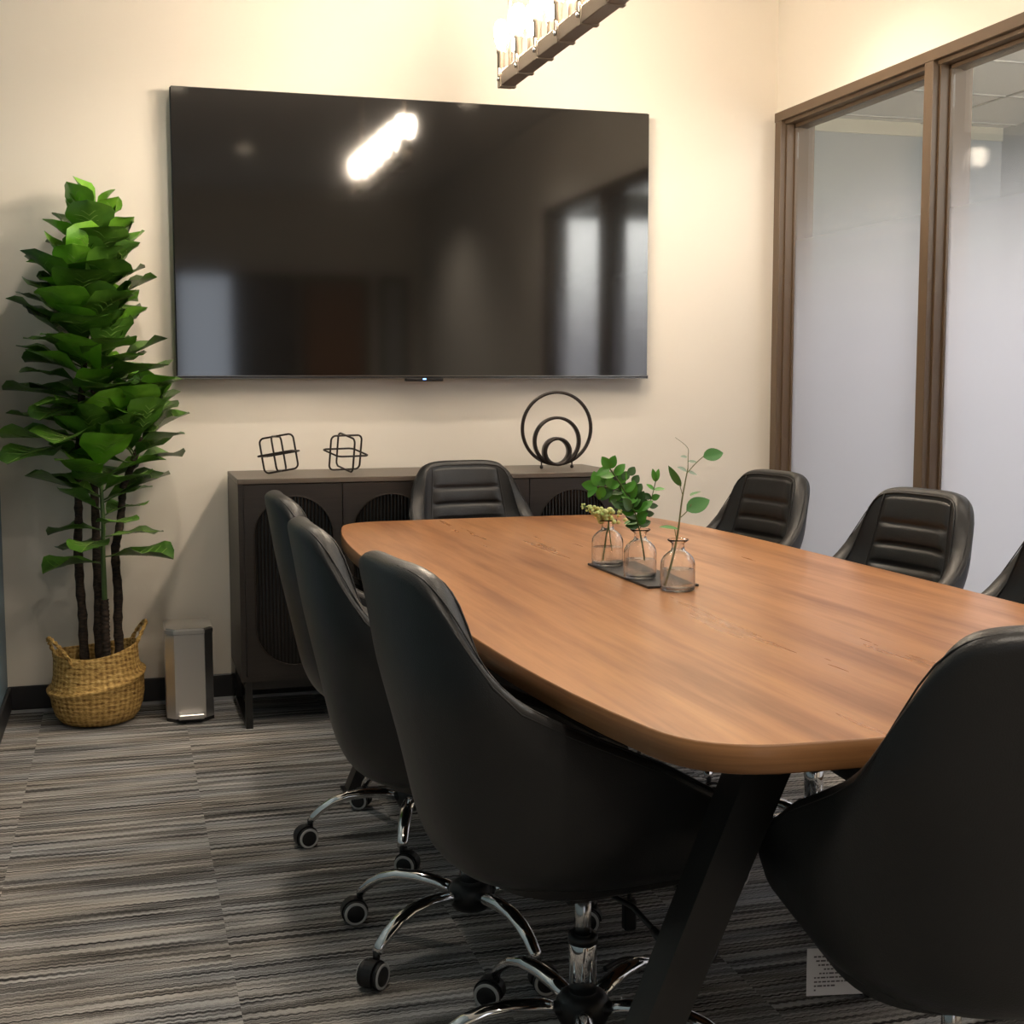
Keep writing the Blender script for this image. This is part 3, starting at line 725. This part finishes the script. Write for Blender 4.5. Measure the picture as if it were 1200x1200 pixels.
def make_chair():
    ns, nv = 48, 18; rows_ = []
    ss = [-1+2*i/ns for i in range(ns+1)]
    for s in ss:
        col_ = []
        th_ = THK*(1.0 if abs(s) < .8 else 1-.35*(abs(s)-.8)/.2)
        rr_ = th_/2
        for j in range(nv+1): col_.append(shell_pt(s, j/nv*.965))
        zt = smoothtab(Zt, abs(s), .03); zc = ZB+(zt-ZB)*.965
        pc = Psh(s, zc); nn = Nin(s, zc); upv = Vector((0, -.25 if abs(s) < .5 else 0, 1)).normalized()
        for q in (.15, .32, .5, .68, .85):
            a = pi*q; col_.append(pc+nn*(rr_-rr_*cos(a))+upv*(sin(a)*rr_*.75))
        for j in range(nv, -1, -1): col_.append(shell_pt(s, j/nv*.965, th_))
        rows_.append(col_)
    mb = MB().grid(rows_, closed_v=True)
    k = len(rows_[0]); mb.add(rows_[0], [list(range(k))]); mb.add(rows_[-1], [list(range(k))[::-1]])
    o = mb.build('backrest', M['leather'], ch); bake(o, [('SUBSURF', dict(levels=1, render_levels=1))])
    for p in o.data.polygons: p.use_smooth = True
    # rim piping, two seams
    for off in (.002, .016, THK*.93):
        pts = []
        for i in range(3, ns-2):
            s = ss[i]; v_ = .955 if off > .003 else .945
            zt = smoothtab(Zt, abs(s), .03); zc = ZB+(zt-ZB)*v_
            if off == .016:
                pts.append(Psh(s, ZB+(zt-ZB)*.965)+Nin(s, zc)*.012+Vector((0, 0, THK*.30)))
            else: pts.append(Psh(s, zc)+Nin(s, zc)*(off if off < .003 else THK*1.0)+Vector((0, 0, .004)))
        MB().tube(pts, .0021 if off != .016 else .0014, 6).build('seam_piping', M['leather'] if off != .016 else M['thread'], ch)
    # centre pad with horizontal channels
    gro = [.835, .778, .721, .664, .607, .55]
    rows_ = []
    for i in range(25):
        s = -.235+.47*i/24; col_ = []; ed = min(i, 24-i)/3.0; ed = min(1, ed)
        zt = ZB+(smoothtab(Zt, abs(s), .03)-ZB)*.965-.001
        for j in range(66):
            z = .47+(zt-.47)*j/65; g_ = 0
            for gz in gro: g_ += math.exp(-((z-gz)/.0045)**2)
            belly = .0
            t_ = THK-.001+(.008*ed**.5)*(1 if j > 1 else .3)*min(1, (65-j)/8.0)**.5-(.006 if j > 63 else 0)-.0085*min(1, g_)*min(1, ed*1.2)
            if z < .835:
                fr_ = ((.835-z) % .057)/.057; t_ += .003*sin(pi*fr_)*ed
            col_.append(Psh(s, z)+Nin(s, z)*t_)
        rows_.append(col_)
    MB().grid(rows_).build('back_pad', M['leather'], ch, recalc=True)
    for sg in (-1, 1):
        pts = [Psh(sg*.242, .50+(smoothtab(Zt, .242, .03)-.022-.50)*j/30)+Nin(sg*.242, .50+.42*j/30)*(THK+.001) for j in range(31)]
        MB().tube(pts, .0018, 6).build('pad_seam', M['thread'], ch)
    # seat cushion
    rows_ = []
    prof = [(0, .378), (.55, .378), (.85, .382), (.97, .395), (1.0, .43), (.995, .455), (.96, .478), (.88, .490), (.6, .496), (0, .498)]
    for (k_, z_) in prof:
        rw = []
        for j in range(48):
            a = 2*pi*j/48; n_ = 3.4
            cx_ = abs(cos(a))**(2/n_)*(1 if cos(a) > 0 else -1); sy_ = abs(sin(a))**(2/n_)*(1 if sin(a) > 0 else -1)
            rw.append((cx_*.204*k_, .012+sy_*.225*k_, z_-(.012 if sy_ > .6 and z_ > .45 else 0)))
        rows_.append(rw)
    MB().grid(rows_, closed_v=True).build('seat', M['leather'], ch)
    # mechanism, column
    MB().box(-.075, .075, -.10, .09, .352, .380, .006).box(-.035, .035, -.05, .05, .315, .347, .008).build('tilt_plate', M['blacksteel'], ch)
    MB().tube([(.03, .02, .335), (.13, .03, .338), (.20, .03, .325)], .005, 8).tube([(.20, .03, .325), (.235, .03, .318)], .009, 8).build('height_lever', M['blackpl'], ch)
    MB().lathe([(.0145, .23), (.0145, .325)], 24).build('gas_piston', M['chrome2'], ch)
    MB().lathe([(.0245, .115), (.0250, .228), (.023, .232)], 28).build('column_sleeve', M['chrome'], ch)
    MB().lathe([(.018, .2315), (.027, .2315), (.027, .246), (.016, .247)], 24).build('column_collar', M['blackpl'], ch)
    MB().lathe([(.020, .078), (.040, .082), (.048, .098), (.048, .124), (.040, .136), (.030, .142), (.026, .142)], 28).build('base_hub', M['blackpl'], ch)
    prof_a = [(.038, .112), (.08, .124), (.13, .129), (.18, .126), (.22, .114), (.25, .096), (.27, .078), (.278, .066)]
    rad_a = [.0185, .0180, .0175, .0168, .0160, .0150, .0140, .0125]
    for k_ in range(5):
        a = R(90+72*k_); dv = Vector((cos(a), sin(a), 0))
        MB().tube([dv*r_+Vector((0, 0, z_)) for r_, z_ in prof_a], rad_a, 14, squash=.72, up=(0, 0, 1)).build('base_arm', M['chrome'], ch)
        c0 = dv*.279; ca = a+R([40, 15, 75, 160, -60][k_]); tr = Vector((cos(ca), sin(ca), 0)); ax = Vector((-sin(ca), cos(ca), 0))
        cs = MB()
        cs.tube([c0+Vector((0, 0, .050)), c0+Vector((0, 0, .072))], .0075, 10)
        wc = c0+tr*.013+Vector((0, 0, .0275))
        mt_ = Matrix.Translation(wc) @ Matrix(((tr.x, 0, ax.x, 0), (tr.y, 0, ax.y, 0), (0, 1, 0, 0), (0, 0, 0, 1)))
        # hood: half disc around the wheels
        for (h0, h1) in ((-.0075, .0075),):
            pr = [(.0305*cos(t), .0305*sin(t)) for t in [R(-35+215*i/14) for i in range(15)]]
            cs.prism(pr, -.0115, .0115, mtx=mt_)
        caster = cs.build('caster', M['blackpl'], ch)
        for sg in (-1, 1):
            m2 = mt_ @ Matrix.Translation((0, 0, sg*.0175)) @ (Matrix.Identity(4) if sg > 0 else Matrix.Rotation(pi, 4, 'X'))
            wl = MB()
            wl.lathe([(.024, -.0055), (.0272, -.004), (.0275, .003), (.0262, .0055)], 28, mtx=m2, mi=0)
            wl.lathe([(.0264, .0050), (.0256, .0072), (.0225, .0078), (.0200, .0070)], 28, mtx=m2, mi=1, caps=False)
            wl.lathe([(.0203, .0068), (.018, .0078), (.0, .0085)], 24, mtx=m2, mi=0, caps=False)
            wl.build('wheel', [M['blackpl'], M['ring']], caster)
make_chair()
# (x, y, facing angle of the seat, base spin, label)
CH = [
 (.725, 3.43, R(0), 18, 'black leather office chair on the left side, farthest back beside the sideboard'),
 (.700, 2.72, R(0), 50, 'black leather office chair in the middle of the left side, between two others'),
 (.758, 2.15, R(7), 18, 'black leather office chair at the left front, nearest on the left side'),
 (1.215, 4.296, R(-90+8), 0, 'black leather office chair at the far end of the table, backing the sideboard'),
 (1.645, 3.76, R(180+8), 30, 'black leather office chair on the right side, farthest back beside the glazing'),
 (1.675, 2.98, R(180+9), 40, 'black leather office chair in the middle of the right side, before the mullion'),
 (1.65, 2.38, R(178), 42, 'black leather office chair on the right side, cut off by the photo edge'),
 (1.145, 1.62, R(79), 20, 'black leather office chair at the near end, seen from behind, lower right corner'),
]
chairs = []
seatparts = {'backrest', 'seam_piping', 'back_pad', 'pad_seam', 'seat', 'tilt_plate', 'height_lever', 'gas_piston'}
for i in range(8):
    c_ = ch if i == 0 else copy_tree(ch)
    chairs.append(c_)
for i, (x, y, fa, sp_, lab) in enumerate(CH):
    c_ = chairs[i]; c_.location = (x, y, 0); c_.rotation_euler = (0, 0, 0)
    tag(c_, lab, 'chair', 'office chairs around the conference table')
    for p_ in kids(c_):
        nm = p_.name.split('.')[0]
        p_.rotation_euler = (0, 0, fa-R(90)) if nm in seatparts else (0, 0, R(sp_))
# ------------------------------------------------------------------ tray and vases
ty = MB().prism([(1.137, 2.790), (1.262, 2.790), (1.262, 3.20), (1.137, 3.20)], .7505, .7555).build('tray', M['stone'])
tag(ty, 'flat dark slate tray lying on the tabletop under the glass vases', 'tray')
def vase(x, y, h, rad, label, z0=.756, water=.38, flange=True):
    e = empty('bud_vase', (x, y, z0)); tag(e, label, 'vase')
    t = .0028; k = rad/.039; hs = h/.118
    po = [(0, 0), (.034, 0), (.038, .003), (.039, .010), (.039, .060), (.0375, .069), (.033, .078), (.024, .087), (.0165, .092), (.0145, .097), (.0145, .108), (.0165, .110), (.0235, .115), (.024, .118)]
    po = [(r_*k, z_*hs) for r_, z_ in po]
    pi_ = [(max(0, r_-t), z_+(t if z_ < .03 else 0)) for r_, z_ in po[1:]]
    pi_ = [(r_, z_) for r_, z_ in pi_]; pi_[-1] = (po[-1][0]-.0015, po[-1][1]); pi_[0] = (pi_[1][0]*.9, .006)
    prof = po+pi_[::-1]+[(0, .006)]
    MB().lathe(prof, 40, caps=False).build('glass_body', M['glass'], e)
    wr = rad-t+.0004; wh = h*water
    MB().lathe([(0, .0056), (wr*.9, .0056), (wr, .010), (wr, wh-.001), (wr-.001, wh), (0, wh)], 36, caps=False).build('water', M['water'], e)
    return e
vase(1.172, 3.150, .116, .0405, 'clear glass bud vase with pale green blossom, farthest of the three', water=.40)
vase(1.171, 2.925, .116, .0395, 'clear glass bud vase holding the bushy green sprig, middle of the three', water=.38)
vase(1.193, 2.752, .116, .0395, 'clear glass bud vase holding the tall eucalyptus stem, nearest of the three', z0=.7505, water=.42)

def sprig(name, loc, label): 
    e = empty(name, loc); tag(e, label, 'flower stem'); return e
def oval(mb, base, d, u, ln, wd, mi=0, cup=.15, bend=.3):
    d = Vector(d).normalized(); u = Vector(u); u = (u-d*u.dot(d)).normalized(); s_ = d.cross(u); n = 8; rows_ = []
    for i in range(n+1):
        t = i/n; w_ = max(.0004, wd*sin(pi*t**.85)**.75 if t < 1 else 0); a = bend*t
        c0 = Vector(base)+d*(ln*t*cos(a*.5))-u*(ln*t*sin(a*.5))
        rows_.append([c0+s_*(w_*q)+u*(cup*w_*abs(q)-.0002*0) for q in (-1, -.5, 0, .5, 1)])
    mb.grid(rows_, mi=mi)
def pathpts(pts, n=14):
    out = []; P = [Vector(p) for p in pts]; P = [P[0]]+P+[P[-1]]
    for i in range(1, len(P)-2):
        for j in range(n):
            t = j/n; p0, p1, p2, p3 = P[i-1], P[i], P[i+1], P[i+2]
            out.append(.5*((2*p1)+(-p0+p2)*t+(2*p0-5*p1+4*p2-p3)*t*t+(-p0+3*p1-3*p2+p3)*t**3))
    out.append(P[-2]); return out
CAMP = Vector((0, 0, 1.22))
def facing(p): return (CAMP-Vector(p)).normalized()
random.seed(4)
# sprig 1: pale blossom
L1 = Vector((1.172, 3.150, .756)); e = sprig('blossom_sprig', L1, 'short sprig of pale yellow-green blossom arching left out of the farthest vase')
mb = MB(); s1 = pathpts([(-.012, 0, .012), (-.004, 0, .07), (.002, 0, .115), (-.03, -.01, .135), (-.075, -.015, .155)]); mb.tube(s1, .0022, 8)
s2 = pathpts([(.014, .004, .035), (.006, 0, .08), (.004, 0, .116), (.020, -.01, .150), (.035, .0, .135)]); mb.tube(s2, .0014, 6); mb.build('stem', M['stemgreen'], e)
bl = MB()
def blob(c, r_, mi=0):
    rows_ = []
    for i in range(7):
        a = pi*i/6; rows_.append([(c[0]+r_*sin(a)*cos(2*pi*j/10)*(1+.12*random.random()), c[1]+r_*sin(a)*sin(2*pi*j/10), c[2]+r_*.9*cos(a)) for j in range(10)])
    bl.grid(rows_, closed_v=True, mi=mi)
for i in range(34):
    t = i/33; p = s1[int((.55+.45*t)*(len(s1)-1))]; r_ = .0105*(1-t)+.0035
    for k_ in range(2):
        o_ = Vector((random.uniform(-1, 1), random.uniform(-1, 1), random.uniform(-.8, 1.1)))*r_*1.25; blob(p+o_, r_*random.uniform(.42, .72))
for i in range(10):
    p = s2[-1]+Vector((random.uniform(-.014, .012), random.uniform(-.01, .01), random.uniform(-.030, .02))); blob(p, random.uniform(.003, .006))
bl.build('blossoms', M['bloom'], e)
# sprig 2: bushy
L2_ = Vector((1.171, 2.925, .756)); e = sprig('leafy_sprig', L2_, 'bushy sprig of rounded dark and bright green leaves standing in the middle vase')
mb = MB()
main = pathpts([(.012, 0, .040), (.004, 0, .085), (-.004, 0, .120), (-.020, -.01, .160), (-.052, -.02, .215), (-.085, -.02, .262)]); mb.tube(main, .0019, 7)
br2 = pathpts([(-.004, 0, .122), (-.004, -.01, .160), (-.030, -.02, .195), (-.075, -.01, .215), (-.110, .0, .220)]); mb.tube(br2, .0014, 6)
br3 = pathpts([(.000, 0, .118), (.012, .0, .150), (.026, -.005, .19), (.036, -.01, .238)]); mb.tube(br3, .0012, 6)
mb.build('stem', M['stemgreen'], e)
lf = MB()
def pairs(path, t0, t1, n, ln, wd, mi, tip=True, jit=.3):
    k = len(path)-1
    for i in range(n):
        t = t0+(t1-t0)*i/max(1, n-1); q = int(t*k); p = path[q]; tg = (path[min(k, q+1)]-path[max(0, q-1)]).normalized()
        fc = facing(p+L2_); sd = tg.cross(fc).normalized()
        for sg in (-1, 1):
            d = (sd*sg+tg*.55+Vector((random.uniform(-jit, jit), random.uniform(-jit, jit), random.uniform(-jit, jit)))*.8)
            oval(lf, p, d, fc+Vector((0, 0, .5))+Vector((random.uniform(-.5, .5),)*3), ln*random.uniform(.85, 1.15), wd, mi=mi if random.random() < .75 else 1-mi)
    if tip: oval(lf, path[-1], tg, facing(path[-1]+L2_), ln, wd, mi=mi)
pairs(main, .46, .72, 5, .030, .012, 1, False)
pairs(main, .62, 1, 6, .034, .0115, 1)
pairs(br2, .25, 1, 7, .036, .0125, 1)
pairs(br3, .35, .8, 4, .024, .0080, 0, False); 
for dv in ((.25, 0, 1), (-.25, 0, 1)): oval(lf, br3[-5], dv, facing(br3[-1]+L2_), .032, .0065, 1)
for p in ((-.055, -.025, .235), (-.040, -.025, .245), (-.028, -.02, .225), (-.02, -.02, .205)):
    oval(lf, p, (.55, 0, .75), facing(Vector(p)+L2_), .026, .010, 0)
for p, d in (((-.004, 0, .123), (-1, -.1, .1)), ((-.004, 0, .123), (1, 0, .4)), ((-.006, 0, .135), (-1, 0, .5)), ((-.006, 0, .14), (.8, 0, .7))):
    oval(lf, p, d, facing(Vector(p)+L2_)+Vector((0, 0, .4)), .034, .0105, 0)
for i in range(8):
    p = Vector((random.uniform(-.055, -.01), random.uniform(-.03, .02), random.uniform(.160, .205)))
    oval(lf, p, (random.uniform(-1, 1), random.uniform(-.5, .5), random.uniform(-.2, 1)), facing(p+L2_)+Vector((0, 0, .7)), .036, .013, 1 if i % 2 else 0)
lf.build('leaves', [M['leafdark'], M['leafbright']], e, recalc=False)
# sprig 3: eucalyptus
L3 = Vector((1.193, 2.752, .7505)); e = sprig('eucalyptus_sprig', L3, 'tall eucalyptus stem with few wide green leaves standing in the nearest vase')
mb = MB(); mn = pathpts([(-.030, 0, .012), (-.016, 0, .06), (-.004, 0, .112), (.002, 0, .15), (.008, 0, .20), (.016, 0, .245), (.022, 0, .275)]); mb.tube(mn, [.0030*(1-.55*i/(len(mn)-1)) for i in range(len(mn))], 8)
b1 = pathpts([(.018, 0, .262), (.040, 0, .285), (.058, -.005, .302)]); mb.tube(b1, .0011, 6)
b2 = pathpts([(.022, 0, .272), (.022, 0, .30), (.020, .0, .322), (-.010, .0, .345)]); mb.tube(b2, [.0012*(1-.7*i/(len(b2)-1)) for i in range(len(b2))], 6)
b3 = pathpts([(.006, 0, .165), (.020, -.005, .180), (.028, -.008, .195)]); mb.tube(b3, .0011, 6)
b4 = pathpts([(-.004, 0, .115), (-.010, -.003, .140)]); mb.tube(b4, .0010, 6)
b5 = pathpts([(.010, 0, .215), (.002, .0, .240)]); mb.tube(b5, .0009, 6)
mb.build('stem', mat('tan_stem', (.16, .17, .06), .5), e)
lf = MB(); fc = facing(L3)
oval(lf, (.056, -.005, .300), (1, 0, .22), fc+Vector((0, 0, .2)), .054, .0155, 0)
oval(lf, (.016, -.008, .180), (1, -.2, .55), fc+Vector((.1, 0, .5)), .060, .020, 0)
oval(lf, (.030, .004, .212), (1, .1, .5), (0, 0, 1), .030, .012, 0)
oval(lf, (.002, 0, .138), (-1, -.1, .28), (0, -.4, 1), .050, .009, 0)
oval(lf, (.006, 0, .235), (-.62, -.1, .8), (-.6, -.6, .2), .056, .009, 0)
oval(lf, (.020, 0, .268), (-.9, -.1, .5), (0, -.6, .8), .026, .007, 1)
oval(lf, (.020, 0, .268), (.9, -.1, -.2), (0, -.6, .8), .026, .006, 1)
oval(lf, (.020, 0, .300), (-1, 0, .2), (0, -.6, .8), .016, .005, 1)
oval(lf, (.022, 0, .290), (1, 0, .05), (0, -.6, .8), .024, .005, 1)
lf.build('leaves', [M['euca'], M['euca2']], e, recalc=False)

# ------------------------------------------------------------------ chandelier
CX = 1.235; Y1 = 4.31; NB = 7; SP = .197
chd = empty('linear_chandelier', (CX, Y1-.62, 2.175)); tag(chd, 'long aged bronze bar chandelier with paired bare bulbs above the table', 'chandelier')
Oc = Vector((CX, Y1-.62, 2.175))
def cy(y): return y-Oc.y
YN = Y1-(NB-1)*SP-.06
MB().box(-.024, .024, cy(YN), cy(Y1), 0, .045, .002).build('beam', M['fixture'], chd)
for k_ in range(NB):
    y = cy(Y1-.035-k_*SP)
    MB().box(-.0275, .0275, y-.011, y+.011, -.004, .049, .001).box(-.033, .033, y-.005, y+.005, .030, .062, .002).build('clamp', M['fixture'], chd)
    for sx_ in (-1, 1):
        MB().lathe([(.0, 0), (.007, .0), (.007, .006), (0, .008)], 8, mtx=Matrix.Translation((sx_*.028, y, .022)) @ Matrix.Rotation(sx_*pi/2, 4, 'Y')).build('bolt', M['chrome2'], chd)
        mt_ = Matrix.Translation((sx_*.021, y+.0, .050))
        sk = MB().lathe([(.006, 0), (.006, .006), (.0125, .009), (.0125, .052), (.0148, .054), (.0148, .064), (.010, .064)], 20, mtx=mt_).build('socket', M['fixture'], chd)
        bp = [(.0095, .060), (.0105, .068), (.016, .085), (.021, .105), (.0225, .125), (.020, .143), (.012, .156), (.0, .161)]
        MB().lathe(bp, 20, mtx=mt_).build('bulb', M['bulbglass'], sk)
for yy in (4.245, 3.16):
    MB().lathe([(.006, .045), (.006, CEIL-2.175-.02)], 12, mtx=Matrix.Translation((0, cy(yy), 0))).build('hanging_rod', M['fixture'], chd)
MB().box(-.06, .06, -.62, .62, CEIL-2.175-.03, CEIL-2.175-.001, .004).build('ceiling_plate', M['fixture'], chd)

# ------------------------------------------------------------------ paper tag under the near chair, cords, floor box
from mathutils import Quaternion
c7 = chairs[7]; o7 = c7.location
tp = [Vector((.962, 1.72, .300)), Vector((1.046, 1.70, .302)), Vector((1.046, 1.70, .374)), Vector((.962, 1.72, .374))]
mb = MB(); nrm = (tp[1]-tp[0]).cross(tp[3]-tp[0]).normalized()
if nrm.y > 0: nrm = -nrm
mb.add([p-o7 for p in tp]+[p-o7-nrm*.0006 for p in tp], [(0, 1, 2, 3), (7, 6, 5, 4), (0, 4, 5, 1), (1, 5, 6, 2), (2, 6, 7, 3), (3, 7, 4, 0)])
tgo = mb.build('care_tag', M['paper'], c7); tgo['label'] = 'white printed paper tag'
ink = MB(); ex = (tp[1]-tp[0]); ez = (tp[3]-tp[0])
for r_, (u0, u1, h_) in enumerate([(.13, .17, .05), (.13, .50, .05), (.13, .80, .045), (.13, .86, .045), (.22, .78, .045), (.30, .90, .045), (.20, .72, .05), (.16, .66, .05), (.12, .60, .05)]):
    v0 = .10+r_*.088; u = u0
    while u < u1:
        wd_ = random.uniform(.03, .09); a_ = tp[0]+ex*u+ez*v0+nrm*.0004; b_ = tp[0]+ex*min(u+wd_, u1)+ez*v0+nrm*.0004
        ink.add([a_-o7, b_-o7, b_+ez*h_*.7-o7, a_+ez*h_*.7-o7], [(0, 1, 2, 3)]); u += wd_+.018
ink.build('tag_print', M['ink'], tgo)
MB().tube([p-o7 for p in (Vector((1.004, 1.71, .370)), Vector((1.006, 1.70, .386)))], .001, 6).build('tag_string', M['paper'], tgo)

fb = empty('floor_power_box', (1.285, 2.90, 0)); tag(fb, 'small black power box with chrome edges on the carpet under the table', 'power box')
MB().box(-.036, .036, -.03, .03, 0, .085, .004).build('housing', M['blackpl'], fb)
for sx_ in (-.0375, .0375): MB().box(sx_-.002, sx_+.002, -.032, -.028, .002, .082).build('edge_strip', M['chrome2'], fb)
cdm = MB(); cp_ = pathpts([(.93, 2.50, .006), (1.0, 2.53, .006), (1.08, 2.44, .007), (1.18, 2.50, .006), (1.26, 2.72, .006), (1.285, 2.86, .012)]); cdm.tube(cp_, .0055, 8)
tag(cdm.build('power_cord', M['cord']), 'black power cord lying on the carpet under the table', 'cord')
hc = empty('hanging_cable', (1.03, 2.62, 0)); tag(hc, 'black cable with a plug hanging down from under the tabletop', 'cable')
MB().tube(pathpts([(.0, .0, .100), (.004, 0, .18), (.02, .01, .30), (.03, .02, .50), (.03, .03, .648)]), .0045, 8).build('cable', M['cord'], hc)
MB().box(-.014, .014, -.012, .012, .030, .100, .004).build('plug', M['blackpl'], hc)
